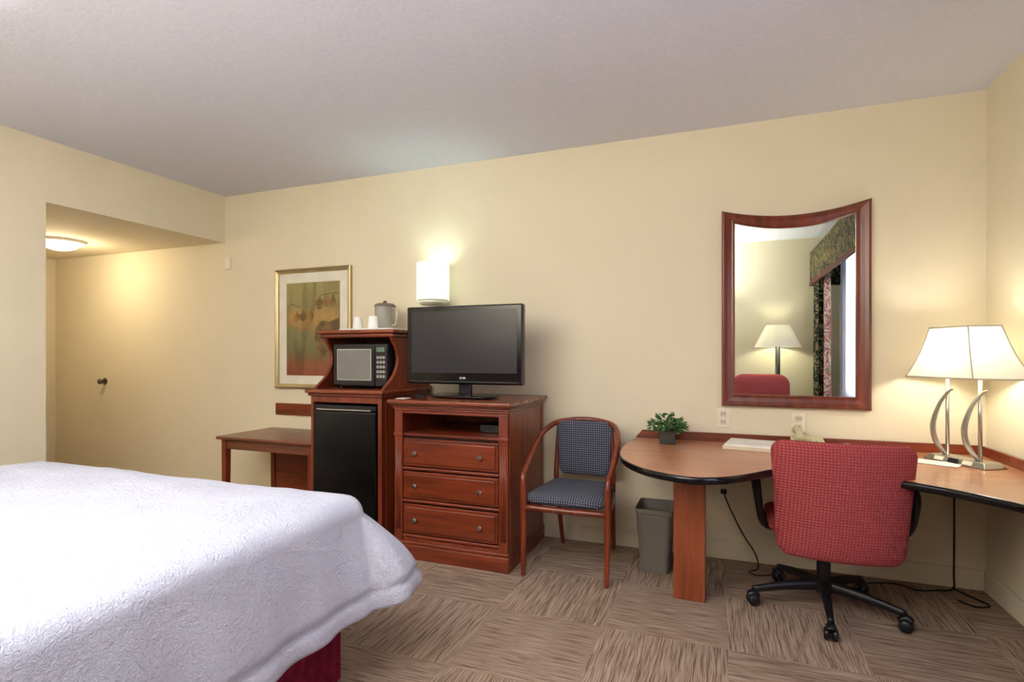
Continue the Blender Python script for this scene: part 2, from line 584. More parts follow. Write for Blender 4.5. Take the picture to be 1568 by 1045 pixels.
# cove moulding below top
for k, (o, z0, z1) in enumerate(((.018, .917, .93), (.010, .903, .917), (.004, .89, .903))):
    box('cove_%d' % (k+1), (X0-o, X1+o, Y0-o-.004, Y1, z0, z1), m_wx, dr, .004, 2)
box('top_rail', (X0+.05, X1-.05, Y0, Y0+.02, .872, .892), m_wx, dr, .002)
for k, (a, b) in enumerate(((X0, X0+.055), (X1-.055, X1))):
    box('pilaster_%d' % (k+1), (a, b, Y0-.006, Y0+.015, .1, .89), m_wv, dr, .003)
    xm = (a+b)/2
    for j in (-1, 0, 1):
        tube('flute_%d_%d' % (k+1, j+2), [(xm+j*.013, Y0-.006, .17), (xm+j*.013, Y0-.006, .72)], .0045, m_wv, dr, 8, 1)
    box('capital_%d' % (k+1), (a-.004, b+.003, Y0-.012, Y0+.01, .735, .757), m_wv, dr, .004)
box('plinth', (X0-.012, X1+.012, Y0-.018, Y1, 0, .085), m_wx, dr, .006, 3)
box('plinth_moulding', (X0-.006, X1+.006, Y0-.012, Y1, .085, .105), m_wx, dr, .006, 3)
zs = [(.556, .722), (.36, .523), (.15, .327)]
for k, (a, b) in enumerate(zs):
    xa, xb = X0+.06, X1-.06
    box('drawer_%d' % (k+1), (xa, xb, Y0-.002, Y0+.03, a, b), m_wx, dr, .004)
    box('drawer_panel_%d' % (k+1), (xa+.016, xb-.016, Y0-.012, Y0, a+.016, b-.016), m_wx, dr, .006, 3)
    box('rail_%d' % (k+1), (X0+.055, X1-.055, Y0-.004, Y0+.02, a-.024, a-.006), m_wx, dr, .006, 3)
    for q, kx in enumerate((-1.70, -1.275)):
        lathe('knob_%d_%d' % (k+1, q+1), [(.0, -.026), (.010, -.025), (.0145, -.019), (.0135, -.013), (.006, -.009), (.005, -.001), (.009, 0)], (kx, Y0-.012, (a+b)/2), m_steel, dr, 20, 'y')
box('side_frame', (X1-.001, X1+.004, Y0+.02, Y0+.06, .105, .89), m_wy, dr, .002)
box('side_frame_b', (X1-.001, X1+.004, Y1-.05, Y1-.005, .105, .89), m_wy, dr, .002)
# cable box in the open compartment
cb = root('cable_box', (-1.3, 3.1, .752))
box('body', (-1.36, -1.22, 3.0, 3.2, .754, .80), m_black, cb, .004)
box('display', (-1.33, -1.27, 2.998, 3.0, .768, .785), m_screen, cb)

# ------------------------------------------------------------------ refrigerator cabinet
fc = root('microwave_fridge_cabinet', (-2.25, 3.15, 0))
A0, A1 = -2.535, -1.98
boxes('carcass', [(A0, A0+.022, 2.88, 3.475, 0, .96), (A1-.03, A1, 2.88, 3.475, 0, .96), (A0+.022, A1-.03, 3.46, 3.475, 0, .96), (A0+.022, A1-.03, 2.9, 3.46, .925, .96), (A0+.022, A1-.03, 2.88, 2.9, .915, .96), (A0+.022, A1-.03, 2.9, 3.46, 0, .03)], m_wv, fc, .002)
box('side_veneer', (A1, A1+.004, 2.92, 3.47, .02, .94), m_wy, fc)
box('ledge', (-2.56, -1.955, 2.845, 3.475, .975, 1.0), m_top, fc, .008, 3)
box('ledge_cove', (-2.548, -1.967, 2.862, 3.475, .955, .975), m_wx, fc, .006, 3)
prof = [(3.475, 1.0), (2.90, 1.0), (2.93, 1.025), (2.985, 1.06), (3.03, 1.10), (3.06, 1.15), (3.07, 1.2), (3.06, 1.25), (3.035, 1.29), (3.01, 1.315), (2.995, 1.35), (3.475, 1.35)]
prism('hutch_side_1', prof, A0, A0+.024, 'x', m_wv, fc, .003)
prism('hutch_side_2', prof, A1-.024, A1, 'x', m_wy, fc, .003)
box('hutch_back', (A0+.024, A1-.024, 3.455, 3.47, 1.0, 1.35), m_wx, fc)
box('hutch_top', (-2.565, -1.95, 2.965, 3.475, 1.368, 1.39), m_top, fc, .008, 3)
box('hutch_cove', (-2.55, -1.965, 2.98, 3.475, 1.34, 1.368), m_wx, fc, .010, 3)
fr = root('mini_fridge', (-2.26, 3.1, .03))
box('body', (-2.50, -2.022, 2.93, 3.44, .04, .895), m_black, fr, .005)
box('door', (-2.505, -2.018, 2.862, 2.925, .05, .865), m_fridge, fr, .014, 4)
box('door_cap', (-2.505, -2.018, 2.866, 2.925, .868, .90), m_black, fr, .006, 3)
box('handle_lip', (-2.47, -2.05, 2.856, 2.87, .866, .876), m_steel, fr, .002)
mw = root('microwave', (-2.22, 3.15, 1.0))
a, b = -2.445, -2.02
box('body', (a, b, 3.01, 3.38, 1.014, 1.30), m_black, mw, .004)
box('door_frame', (a, b-.095, 2.995, 3.012, 1.018, 1.298), m_blackg, mw, .006, 3)
m_mwrim = M('microwave_window_rim', (190, 188, 178), .35)
box('door_window_rim', (a+.031, b-.121, 2.993, 2.996, 1.056, 1.264), m_mwrim, mw, .001)
box('door_window', (a+.036, b-.126, 2.991, 2.9935, 1.061, 1.259), M('microwave_window', (118, 117, 110), .3, bump=.1, bs=900), mw, .001)
box('control_panel', (b-.092, b, 2.995, 3.012, 1.018, 1.298), m_black, mw, .006, 3)
box('display', (b-.078, b-.016, 2.992, 2.996, 1.245, 1.275), M('lcd_green', (90, 110, 96), .4), mw)
m_btn = M('button_gray', (158, 154, 146), .5)
for i in range(3):
    for j in range(5):
        bx_ = b-.078+i*.023; bz = 1.075+j*.031
        box('button_%d_%d' % (i+1, j+1), (bx_, bx_+.017, 2.9925, 2.996, bz, bz+.018), m_btn, mw, .001)
for i, (fx, fy) in enumerate(((a+.03, 3.04), (b-.03, 3.04), (a+.03, 3.34), (b-.03, 3.34))):
    lathe('foot_%d' % (i+1), [(.012, 0), (.012, .016)], (fx, fy, 1.0), m_black, mw, 12)
# tray + cups + ice bucket
zt = 1.39
tr = root('serving_tray', (-2.24, 3.22, zt))
pts = [( -2.25+p[0], 3.22+p[1]) for p in rrect(.44, .33, .05)]
prism('tray_base', pts, zt, zt+.006, 'z', m_white, tr)
ptsr = [(p[0], p[1], zt+.010) for p in pts]
tube('tray_rim', ptsr+[ptsr[0]], .005, m_white, tr, 8, 1)
def cup(x, y):
    c = root('paper_cup', (x, y, zt+.006))
    lathe('cup_body', [(.0, .094), (.025, .094), (.027, .092), (.038, .002), (.040, 0), (.036, .001)], (x, y, zt+.0065), m_cup, c, 28)
cup(-2.385, 3.18); cup(-2.215, 3.12)
ib = root('ice_bucket', (-2.25, 3.28, zt))
m_ib = M('ice_bucket_steel', (190, 186, 178), .25, .5)
ix = -2.235
lathe('bucket', [(.0, 0), (.060, 0), (.064, .01), (.072, .165), (.075, .17), (.068, .17), (.062, .02)], (ix, 3.29, zt+.0065), m_ib, ib, 32, cap=False)
lathe('lid', [(.076, .17), (.076, .182), (.060, .194), (.02, .198), (.012, .205), (.012, .215), (0, .217)], (ix, 3.29, zt+.0065), M('bucket_lid', (104, 92, 82), .4), ib, 32)
tube('handle', [(ix+.07, 3.28, zt+.165), (ix+.10, 3.275, zt+.16), (ix+.112, 3.275, zt+.11), (ix+.095, 3.275, zt+.055), (ix+.062, 3.28, zt+.04)], .007, m_ib, ib, 8)

# ------------------------------------------------------------------ luggage bench
lb = root('luggage_bench', (-3.0, 3.2, 0))
box('top', (-3.455, -2.57, 2.93, 3.475, .607, .63), m_bench, lb, .008, 3)
boxes('apron', [(-3.40, -2.62, 2.965, 2.983, .535, .607), (-3.42, -3.40, 2.99, 3.44, .535, .607), (-2.62, -2.60, 2.99, 3.44, .535, .607)], m_bench, lb, .002)
for i, (lx, ly) in enumerate(((-3.425, 2.955), (-2.63, 2.955), (-3.425, 3.42), (-2.63, 3.42))):
    V = []
    o = .004
    V = [(lx+o, ly+o, 0), (lx+.046-o, ly+o, 0), (lx+.046-o, ly+.046-o, 0), (lx+o, ly+.046-o, 0), (lx, ly, .607), (lx+.046, ly, .607), (lx+.046, ly+.046, .607), (lx, ly+.046, .607)]
    bevel(newobj('leg_%d' % (i+1), V, boxvf((0, 1, 0, 1, 0, 1))[1], m_wv, lb), .003)
box('back_panel', (-3.379, -2.63, 3.43, 3.45, .12, .607), m_wx, lb, .002)
box('trim_1', (-3.43, -2.58, 3.48, 3.5, .735, .83), m_wx, None, .005)

# ------------------------------------------------------------------ framed picture
fp = root('framed_picture', (-3.05, 3.5, 1.44))
m_gold = M('frame_champagne', (176, 160, 118), .35, .6)
fx0, fx1, fz0, fz1 = -3.43, -2.675, .955, 1.925
def frame(name, o, i, prof, yb, mat, parent):
    n = len(o); k = len(prof); V = []; F = []
    for a in range(n):
        for (t, h) in prof:
            V.append((o[a][0]+(i[a][0]-o[a][0])*t, yb-h, o[a][1]+(i[a][1]-o[a][1])*t))
    for a in range(n):
        b_ = (a+1) % n
        for q in range(k-1):
            F.append((a*k+q, b_*k+q, b_*k+q+1, a*k+q+1))
    ob = newobj(name, V, F, mat, parent)
    return ob
oo = [(fx0, fz0), (fx1, fz0), (fx1, fz1), (fx0, fz1)]
ii = [(fx0+.035, fz0+.035), (fx1-.035, fz0+.035), (fx1-.035, fz1-.035), (fx0+.035, fz1-.035)]
frame('frame', oo, ii, [(0, .002), (0, .028), (.25, .034), (.5, .026), (.8, .02), (1, .018), (1, .004)], YB, m_gold, fp)
box('mat_board', (fx0+.03, fx1-.03, YB-.012, YB-.002, fz0+.03, fz1-.03), M('mat_board', (222, 218, 200), .7), fp)
art = NT('painting'); art.base(.5)
x_, y_, z_ = art.xyz()
g = art.math('DIVIDE', art.math('SUBTRACT', z_, 1.06), .75)
wv = art.noise(art.comb(art.math('MULTIPLY', x_, 3.0), 0.0, art.math('MULTIPLY', z_, 2.0)), 1.2, 2, .5, .4)
gg = art.math('ADD', g, art.math('MULTIPLY', art.math('SUBTRACT', wv, .5), .25))
col = art.ramp(gg, [(0, lin((138, 76, 52))), (.12, lin((140, 88, 58))), (.20, lin((120, 98, 66))), (.32, lin((116, 114, 78))), (.5, lin((126, 120, 82))), (.55, lin((158, 126, 76))), (.62, lin((172, 138, 84))), (.70, lin((160, 134, 82))), (.72, lin((144, 134, 86))), (1, lin((152, 142, 92)))])
v2 = art.noise(art.comb(art.math('MULTIPLY', x_, 11.0), 0.0, art.math('MULTIPLY', z_, 2.2)), 1.0, 2, .5, .6)
mxn = art.n('ShaderNodeMix', data_type='RGBA', blend_type='MULTIPLY')
mxn.inputs[0].default_value = .5
art.l(col, mxn.inputs[6]); art.l(art.ramp(v2, [(.38, lin((170, 150, 130))), (.55, lin((255, 250, 240)))]), mxn.inputs[7])
art.l(mxn.outputs[2], art.b.inputs['Base Color'])
box('artwork', (-3.316, -2.786, YB-.015, YB-.0121, 1.06, 1.81), art.mat, fp)
m_ol = M('art_umber', (124, 98, 54), .6, var=.35, vs=20)
m_ol2 = M('art_terracotta', (146, 106, 58), .6, var=.3, vs=20)
m_ol3 = M('art_smear_olive', (112, 88, 54), .6, var=.35, vs=14)
vase = [(-.35, 1), (.35, 1), (.28, .8), (.4, .62), (.95, .35), (1, 0), (.8, -.45), (.4, -.75), (-.4, -.75), (-.8, -.45), (-1, 0), (-.95, .35), (-.4, .62), (-.28, .8)]
k = 0
for (cx, cz, ww, hh, mt) in ((-3.21, 1.53, .032, .05, m_ol2), (-3.145, 1.535, .034, .05, m_ol), (-3.075, 1.54, .032, .048, m_ol2), (-2.985, 1.635, .038, .06, m_ol), (-2.915, 1.65, .030, .05, m_ol2), (-2.85, 1.64, .028, .06, m_ol)):
    k += 1
    prism('vase_%d' % k, [(cx+ww*a, cz+hh*b) for a, b in vase], YB-.0168, YB-.0151, 'y', mt, fp)
P = [(-3.315, 1.60), (-3.27, 1.64), (-3.20, 1.625), (-3.10, 1.605), (-3.02, 1.64), (-2.98, 1.70), (-2.90, 1.715), (-2.79, 1.72)]
C = [(p.x, p.y) for p in catmull([(a, b, 0) for a, b in P], 5)]
prism('brush_line', C+[(a, b-.008) for a, b in C[::-1]], YB-.0162, YB-.0151, 'y', m_ol, fp)
P = [(-3.03, 1.35), (-3.02, 1.44), (-2.96, 1.50), (-2.88, 1.49), (-2.79, 1.52), (-2.79, 1.3), (-2.83, 1.18), (-2.89, 1.26), (-2.95, 1.2), (-3.0, 1.26)]
prism('brush_smear', P, YB-.0158, YB-.0151, 'y', m_ol3, fp)  # dark smear that belongs to the picture itself

# wall sensor, door stop, outlets
ws = root('wall_switch', (-3.975, 3.5, 2.02))
box('plate', (-3.998, -3.945, 3.488, 3.5, 1.965, 2.075), m_ivory, ws, .004)
box('rocker', (-3.982, -3.961, 3.482, 3.489, 1.99, 2.05), m_white, ws, .002)
ds = root('door_stop', (-5.58, 3.5, .97))
m_dsb = M('aged_metal', (96, 90, 80), .35, .8)
lathe('bumper', [(0, -.06), (.022, -.058), (.027, -.048), (.022, -.036), (.012, -.03), (.012, -.006), (.034, -.004), (.034, 0)], (-5.58, 3.5, .97), m_dsb, ds, 20, 'y')
def outlet(cx, cz):
    o = root('wall_outlet', (cx, 3.5, cz))
    box('plate', (cx-.038, cx+.038, 3.493, 3.5, cz-.06, cz+.06), m_ivory, o, .004)
    for s in (-1, 1):
        box('socket_%d' % (s+2), (cx-.017, cx+.017, 3.490, 3.494, cz+s*.024-.015, cz+s*.024+.015), m_pad, o, .004)
        for q in (-1, 1):
            box('slot_%d_%d' % (s+2, q+2), (cx+q*.007-.0015, cx+q*.007+.0015, 3.4892, 3.4905, cz+s*.024-.004, cz+s*.024+.006), m_black, o)
outlet(.018, .847); outlet(.42, .835); outlet(.02, .43)

# ------------------------------------------------------------------ sconce
sc = root('wall_sconce', (-1.89, 3.38, 1.7))
sx, sy = -1.893, 3.375
lathe('shade', [(.115, 1.61), (.115, 1.87), (.113, 1.87), (.113, 1.61)], (sx, sy, 0), m_sconce, sc, 48, cap=False)
lathe('cup', [(0, 1.568), (.03, 1.57), (.085, 1.578), (.1, 1.592), (.1, 1.606), (.112, 1.612)], (sx, sy, 0), M('sconce_metal', (226, 226, 205), .4, 0), sc, 40, cap=False)
box('back_plate', (sx-.05, sx+.05, 3.485, 3.5, 1.56, 1.68), m_steel, sc, .004)
tube('arm', [(sx, 3.49, 1.60), (sx, 3.46, 1.585), (sx, 3.40, 1.58)], .009, m_steel, sc)
lathe('bulb', [(0, 1.60), (.012, 1.62), (.014, 1.66), (.028, 1.70), (.030, 1.73), (.02, 1.76), (0, 1.77)], (sx, sy, 0), m_glow, sc, 20)

# ------------------------------------------------------------------ television
tv = root('television', (-1.5, 3.08, .955))
T0, T1, Z0, Z1 = -1.905, -1.103, 1.04, 1.535
yt = 3.05
box('bezel', (T0, T1, yt, yt+.055, Z0, Z1), m_blackg, tv, .012, 4)
box('rear_housing', (T0+.05, T1-.05, yt+.05, yt+.10, Z0+.05, Z1-.05), m_black, tv, .02, 3)
box('screen', (T0+.036, T1-.036, yt-.002, yt+.002, Z0+.072, Z1-.032), m_screen, tv)
box('speaker_lip', (T0+.02, T1-.02, yt-.006, yt+.004, Z0+.008, Z0+.02), m_black, tv, .004, 3)
lathe('logo', [(0, -.001), (.008, -.001), (.008, 0)], (-1.515, yt-.0005, Z0+.04), m_steel, tv, 20, 'y')
box('logo_text', (-1.502, -1.482, yt-.0015, yt, Z0+.034, Z0+.046), m_steel, tv)
box('neck', (-1.54, -1.46, yt+.02, yt+.06, .965, Z0+.01), m_blackg, tv, .008, 3)
pillow('stand_base', rrect(.44, .22, .08), .02, lambda u, v, t: (-1.50+u, yt+.03+v, .966+t), m_blackg, tv, n=3)
rc = root('remote_control', (-1.76, 2.98, .955))
pillow('body', rrect(.045, .17, .014), .02, lambda u, v, t: (-1.76+u*math.cos(.9)-v*math.sin(.9), 2.96+u*math.sin(.9)+v*math.cos(.9), .966+t), m_black, rc, n=5)
cd = root('channel_card', (-1.82, 3.0, .955))
box('card', (-1.865, -1.80, 2.86, 2.93, .9555, .9575), m_paper, cd)

# ------------------------------------------------------------------ guest chair
gc = root('guest_armchair', (-.78, 3.1, 0))
cx = -.79
def mir(P): return [(2*cx-p[0], p[1], p[2]) for p in P]
hoop = [(cx-.235, 2.845, .50), (cx-.240, 2.865, .555), (cx-.244, 2.95, .60), (cx-.245, 3.05, .66), (cx-.235, 3.17, .735), (cx-.19, 3.29, .79), (cx-.1, 3.345, .812), (cx, 3.36, .818)]
full = hoop+mir(hoop[:-1])[::-1]
tube('arm_hoop', full, .0165, m_wv, gc, 12, 8)
for s, nm in ((-1, 'left'), (1, 'right')):
    tube('front_leg_'+nm, [(cx+s*.232, 2.835, 0), (cx+s*.234, 2.85, .2), (cx+s*.236, 2.852, .40), (cx+s*.236, 2.85, .50), (cx+s*.238, 2.856, .545)], [.014, .018, .021, .019, .015], m_wv, gc, 10)
    tube('back_leg_'+nm, [(cx+s*.165, 3.42, 0), (cx+s*.17, 3.36, .2), (cx+s*.178, 3.31, .42), (cx+s*.178, 3.325, .6), (cx+s*.165, 3.325, .79)], [.013, .016, .018, .015, .013], m_wv, gc, 10)
    tube('seat_rail_'+nm, [(cx+s*.232, 2.86, .375), (cx+s*.212, 3.08, .375), (cx+s*.178, 3.31, .375)], .018, m_wv, gc, 8, 4, 1.0)
tube('seat_rail_front', [(cx-.232, 2.855, .375), (cx, 2.845, .375), (cx+.232, 2.855, .375)], .018, m_wv, gc, 8, 4)
tube('seat_rail_back', [(cx-.178, 3.31, .375), (cx+.178, 3.31, .375)], .016, m_wv, gc, 8, 1)
def seatmap(u, v, t):
    w = 1.0-.18*((v+.23)/.46)
    return (cx+u*w, 3.07+v-.012*(1-(u/.24)**2)*(1 if v < 0 else 0), .425+t)
pillow('seat_cushion', rrect(.465, .46, .06), .085, seatmap, m_navys, gc, n=3.2)
def backmap(u, v, t):
    w = .96+.12*(v+.17)/.34
    return (cx+u*w, 3.325+t+(-.35*u*u), .645+v)
pillow('back_pad', rrect(.33, .335, .04), .045, backmap, m_navy, gc, n=4)

# ------------------------------------------------------------------ waste bin
wb = root('waste_bin', (-.34, 3.2, 0))
def binring(z, k, ins=0):
    w = .155+.045*k-ins; d_ = .20+.05*k-ins
    return [(-.345+p[0], 3.22+p[1], z) for p in rrect(w, d_, .025)]
rings_ = [binring(0, 0), binring(.33, .95), binring(.335, 1.12), binring(.36, 1.15), binring(.36, 1.0), binring(.012, 0, .008)]
def rs(ring, n=64):
    Ls = [0]
    for i in range(len(ring)):
        Ls.append(Ls[-1]+math.dist(ring[i], ring[(i+1) % len(ring)]))
    out = []
    for i in range(n):
        s = Ls[-1]*i/n
        for j in range(len(ring)):
            if Ls[j+1] >= s:
                t = (s-Ls[j])/max(1e-9, Ls[j+1]-Ls[j])
                a = ring[j]; b = ring[(j+1) % len(ring)]
                out.append(tuple(a[q]+(b[q]-a[q])*t for q in range(3)))
                break
    return out
V, F = [], []
for q in rings_:
    V += rs(q)
for q in range(len(rings_)-1):
    for j in range(64):
        F.append((q*64+j, q*64+(j+1) % 64, (q+1)*64+(j+1) % 64, (q+1)*64+j))
F.append(tuple(range(64))); F.append(tuple(range(5*64, 6*64)))
newobj('bin_body', V, F, m_gray, wb, smooth=True).data.set_sharp_from_angle(angle=math.radians(35))

# ------------------------------------------------------------------ desk
dk = root('corner_desk', (.4, 3.0, 0))
front = [(-.49, 3.40), (-.51, 3.25), (-.513, 3.05), (-.488, 2.85), (-.43, 2.68), (-.33, 2.53), (-.22, 2.45), (-.10, 2.415), (.02, 2.47), (.13, 2.59), (.23, 2.72), (.34, 2.79), (.46, 2.80), (.60, 2.735), (.73, 2.635), (.85, 2.54), (.93, 2.45), (.985, 2.37), (1.0, 2.27), (1.005, 2.16)]
fs = [(p.x, p.y) for p in catmull([(a, b, 0) for a, b in front], 6)]
poly = [(-.48, 3.484)]+fs+[(1.27, 2.16), (1.27, 3.484)]
prism('desk_top', poly, .682, .705, 'z', m_desk, dk)
band = [(p[0], p[1], .69) for p in fs]
tube('edge_band', band, .0165, m_blackg, dk, 10, 1, .45, up=(0, 0, 1))
prism('backsplash_left', [(-.50, .705), (1.268, .705), (1.268, .755), (-.455, .755)], 3.474, 3.49, 'y', m_wx, dk, .003)
box('backsplash_right', (1.256, 1.272, 2.16, 3.474, .705, .755), m_wx, dk, .003)
box('support_panel', (-.219, -.068, 2.832, 2.96, 0, .682), m_panel, dk, .004)
box('end_panel', (1.04, 1.26, 2.2, 2.23, 0, .682), m_panel, dk, .004)
box('rear_cleat', (-.2, 1.25, 3.45, 3.484, .60, .682), m_dark, dk)

# ------------------------------------------------------------------ office chair (faces desk)
oc = root('office_chair', (.466, 2.98, 0), local=True, rz=0)
m_cp = M('chair_black_plastic', (20, 20, 24), .4)
for k in range(5):
    a = math.radians(-94+72*k)
    ca, sa = math.cos(a), math.sin(a)
    R = .325
    tube('base_arm_%d' % (k+1), [(.03*ca, .03*sa, .115), (.16*ca, .16*sa, .105), (R*ca, R*sa, .078)], [.030, .024, .016], m_cp, oc, 10, 6, .8)
    wx, wy = R*ca, R*sa
    for s in (-1, 1):
        V = []
        prof = [(0, -.011), (.020, -.011), (.027, -.006), (.027, .006), (.020, .011), (0, .011)]
        F = []
        seg = 20
        ax = Vector((-sa, ca, 0)); rad = Vector((ca, sa, 0)); up = Vector((0, 0, 1))
        c0 = Vector((wx, wy, .0275))+ax*s*.016
        for i in range(seg):
            t = 2*math.pi*i/seg
            for (pr, ph) in prof:
                V.append(c0+(rad*math.cos(t)+up*math.sin(t))*pr+ax*ph)
        kk = len(prof)
        for i in range(seg):
            j = (i+1) % seg
            for q in range(kk-1):
                F.append((i*kk+q, j*kk+q, j*kk+q+1, i*kk+q+1))
        newobj('caster_%d_%d' % (k+1, s+2), V, F, m_cp, oc, smooth=True)
    tube('caster_hood_%d' % (k+1), [(wx-ca*.022, wy-sa*.022, .045), (wx, wy, .062), (wx+ca*.022, wy+sa*.022, .05)], .014, m_cp, oc, 10, 4, 1.5)
    lathe('caster_stem_%d' % (k+1), [(.006, .03), (.006, .085)], (wx, wy, 0), m_cp, oc, 10)
lathe('hub', [(.0, .085), (.04, .085), (.046, .10), (.042, .14), (.03, .15), (.03, .27), (.02, .275), (.02, .36), (0, .36)], (0, 0, 0), m_cp, oc, 28)
box('mechanism', (-.09, .09, -.14, .10, .345, .375), m_cp, oc, .01)
pillow('seat', rrect(.50, .47, .09), .085, lambda u, v, t: (u, .03+v, .415+t), m_red, oc, n=3)
def bmap(u, v, t):
    w = 1.0+.06*(v/.26)
    return (u*w+.022, -.27+t-.06*(1-(u/.27)**2)*1.0+.02-.05*(v/.26)*.6, .585+v)
pillow('backrest', rrect(.525, .525, .055), .085, bmap, m_red, oc, n=4, rings=14)
tube('back_bracket', [(0, -.10, .36), (0, -.20, .36), (0, -.235, .42), (0, -.24, .5)], .022, m_cp, oc, 10, 6, 1.4)
for s, nm in ((-1, 'left'), (1, 'right')):
    ox = .02
    tube('arm_'+nm, [(s*.20+ox, -.02, .375), (s*.27+ox, -.03, .38), (s*.30+ox, -.10, .44), (s*.315+ox, -.13, .54), (s*.32+ox, -.11, .61), (s*.322+ox, .0, .635), (s*.322+ox, .10, .62), (s*.315+ox, .09, .54), (s*.295+ox, .03, .44), (s*.24+ox, .01, .385)], .015, m_cp, oc, 10, 6, 1.3)
    pillow('arm_pad_'+nm, rrect(.06, .24, .028), .035, lambda u, v, t, s=s: (s*.322+ox+u, -.01+v, .648+t-.02*abs(v)), m_cp, oc, n=3)

# ------------------------------------------------------------------ mirror
mi = root('wall_mirror', (.39, 3.5, 1.5))
def mtop(x, z_l, z_r, dip):
    t = (x-.009)/(.766)
    return z_l+(z_r-z_l)*t-dip*4*t*(1-t)
n = 24
outer = [(.009, .92), (.775, .918)]
inner = [(.082, .99), (.702, .99)]
for i in range(n+1):
    t = i/n
    xo = .775+(.009-.775)*t
    xi = .702+(.082-.702)*t
    outer.append((xo, mtop(xo, 2.085, 2.085, .058)))
    inner.append((xi, mtop(xo, 2.008, 2.008, .052)))
mf = frame('frame', outer, inner, [(0, .001), (0, .026), (.06, .034), (.2, .038), (.45, .030), (.75, .024), (.86, .026), (1, .018), (1, .004)], YB, m_mirr, mi)
mg = NT('mirror_glass'); mg.base(.0, 1.0); mg.b.inputs['Base Color'].default_value = (.78, .82, .68, 1); mg.b.inputs['Roughness'].default_value = .005
V = [(p[0]+(.003 if p[0] > .4 else -.003)*1, YB-.010, p[1]) for p in inner]
newobj('glass', V, [tuple(range(len(V)))], mg.mat, mi)

# ------------------------------------------------------------------ table lamp on the desk
tl = root('table_lamp', (1.07, 3.17, .705))
lc = Vector((1.085, 3.19, 0)); e1 = Vector((.5, -.866, 0)); e2 = Vector((.866, .5, 0))
def LP(a, b, z): 
    v = lc+e1*a+e2*b
    return (v.x, v.y, z)
def hexo(a, b):
    return [(-a, 0), (-a*.55, -b), (a*.55, -b), (a, 0), (a*.55, b), (-a*.55, b)]
hb, ht = hexo(.31, .145), hexo(.175, .085)
V = []; F = []
rows = 6
def srow(t):
    bow = 1-.06*math.sin(math.pi*t)
    return [LP((a1+(a2-a1)*t)*bow, (b1+(b2-b1)*t)*bow, 1.115+.24*t) for (a1, b1), (a2, b2) in zip(hb, ht)]
R_ = [srow(q/rows) for q in range(rows+1)]
for rr_ in R_:
    V += rr_
for q in range(rows):
    for j in range(6):
        F.append((q*6+j, q*6+(j+1) % 6, (q+1)*6+(j+1) % 6, (q+1)*6+j))
newobj('shade', V, F, m_shade, tl)
m_piping = M('shade_piping', (206, 200, 178), .7)
for j in range(6):
    tube('shade_rib_%d' % (j+1), [R_[q][j] for q in range(rows+1)], .0028, m_piping, tl, 6, 1)
for nm, hh, z in (('shade_trim_bottom', hb, 1.116), ('shade_trim_top', ht, 1.355)):
    P = [LP(a, b, z) for a, b in hh]
    tube(nm, P+[P[0]], .004, m_piping, tl, 6, 1)
V = [LP(*p) for p in ((-.155, -.065, .706), (.155, -.065, .706), (.155, .065, .706), (-.155, .065, .706), (-.135, -.045, .733), (.135, -.045, .733), (.135, .045, .733), (-.135, .045, .733))]
bevel(newobj('base', V, boxvf((0, 1, 0, 1, 0, 1))[1], m_steel, tl), .004)
for k in (-1, 1):
    tube('stem_%d' % (k+2), [LP(k*.08, 0, .73), LP(k*.08, 0, 1.14)], .0085, m_steel, tl, 12, 1)
    tube('leaf_%d' % (k+2), [LP(k*.08, -.012, .735), LP(k*.08-.035, -.03, .80), LP(k*.08-.045, -.035, .88), LP(k*.08-.02, -.025, .98), LP(k*.08+.02, -.015, 1.045), LP(k*.08+.045, -.015, 1.06)], [.012, .018, .018, .012, .008, .004], m_steel, tl, 10, 8, .3, up=tuple(e1))
tube('cross_bar', [LP(-.08, 0, 1.14), LP(.08, 0, 1.14)], .007, m_steel, tl, 8, 1)
for k in (-1, 0, 1):
    V = [LP(k*.07-.022, -.0625, .711), LP(k*.07+.022, -.0625, .711), LP(k*.07+.022, -.052, .7275), LP(k*.07-.022, -.052, .7275)]
    V2 = [(v[0]-e2.x*.004, v[1]-e2.y*.004, v[2]+.003) for v in V]
    newobj('outlet_%d' % (k+2), V+V2, [(0, 1, 2, 3), (4, 5, 6, 7), (0, 1, 5, 4), (1, 2, 6, 5), (2, 3, 7, 6), (3, 0, 4, 7)], m_ivory if k else m_black, tl)

# floor lamp + lounge chair behind the camera (seen in the mirror)
fl = root('floor_lamp', (.62, .03, 0))
lx, ly = .62, .055
lathe('base', [(0, 0), (.12, 0), (.12, .012), (.03, .03), (.018, .04)], (lx, ly, 0), m_black, fl, 32)
tube('pole', [(lx, ly, .03), (lx, ly, 1.36)], .026, m_black, fl, 16, 1)
lathe('shade', [(.245, 1.32), (.125, 1.57), (.123, 1.57), (.243, 1.32)], (lx, ly, 0), m_shade, fl, 40, cap=False)
ac = root('lounge_armchair', (.43, .42, 0))
ax_, ay_ = .43, .48
pillow('seat', rrect(.46, .52, .06), .16, lambda u, v, t: (ax_+u, ay_+v, .38+t), m_red, ac, n=4)
pillow('backrest', rrect(.60, .62, .12), .13, lambda u, v, t: (ax_+u, .22+t-.12*v, .70+v), m_red, ac, n=3)
for s in (-1, 1):
    box('arm_%d' % (s+2), (ax_+s*.27-.045, ax_+s*.27+.045, .2, .72, .12, .58), m_red, ac, .04, 4)
box('seat_frame', (ax_-.225, ax_+.225, .2, .71, .12, .31), m_red, ac, .02)
for i, (qx, qy) in enumerate(((-.26, .24), (.26, .24), (-.26, .68), (.26, .68))):
    lathe('foot_%d' % (i+1), [(.016, 0), (.024, .125)], (ax_+qx, qy, 0), m_wv, ac, 14)

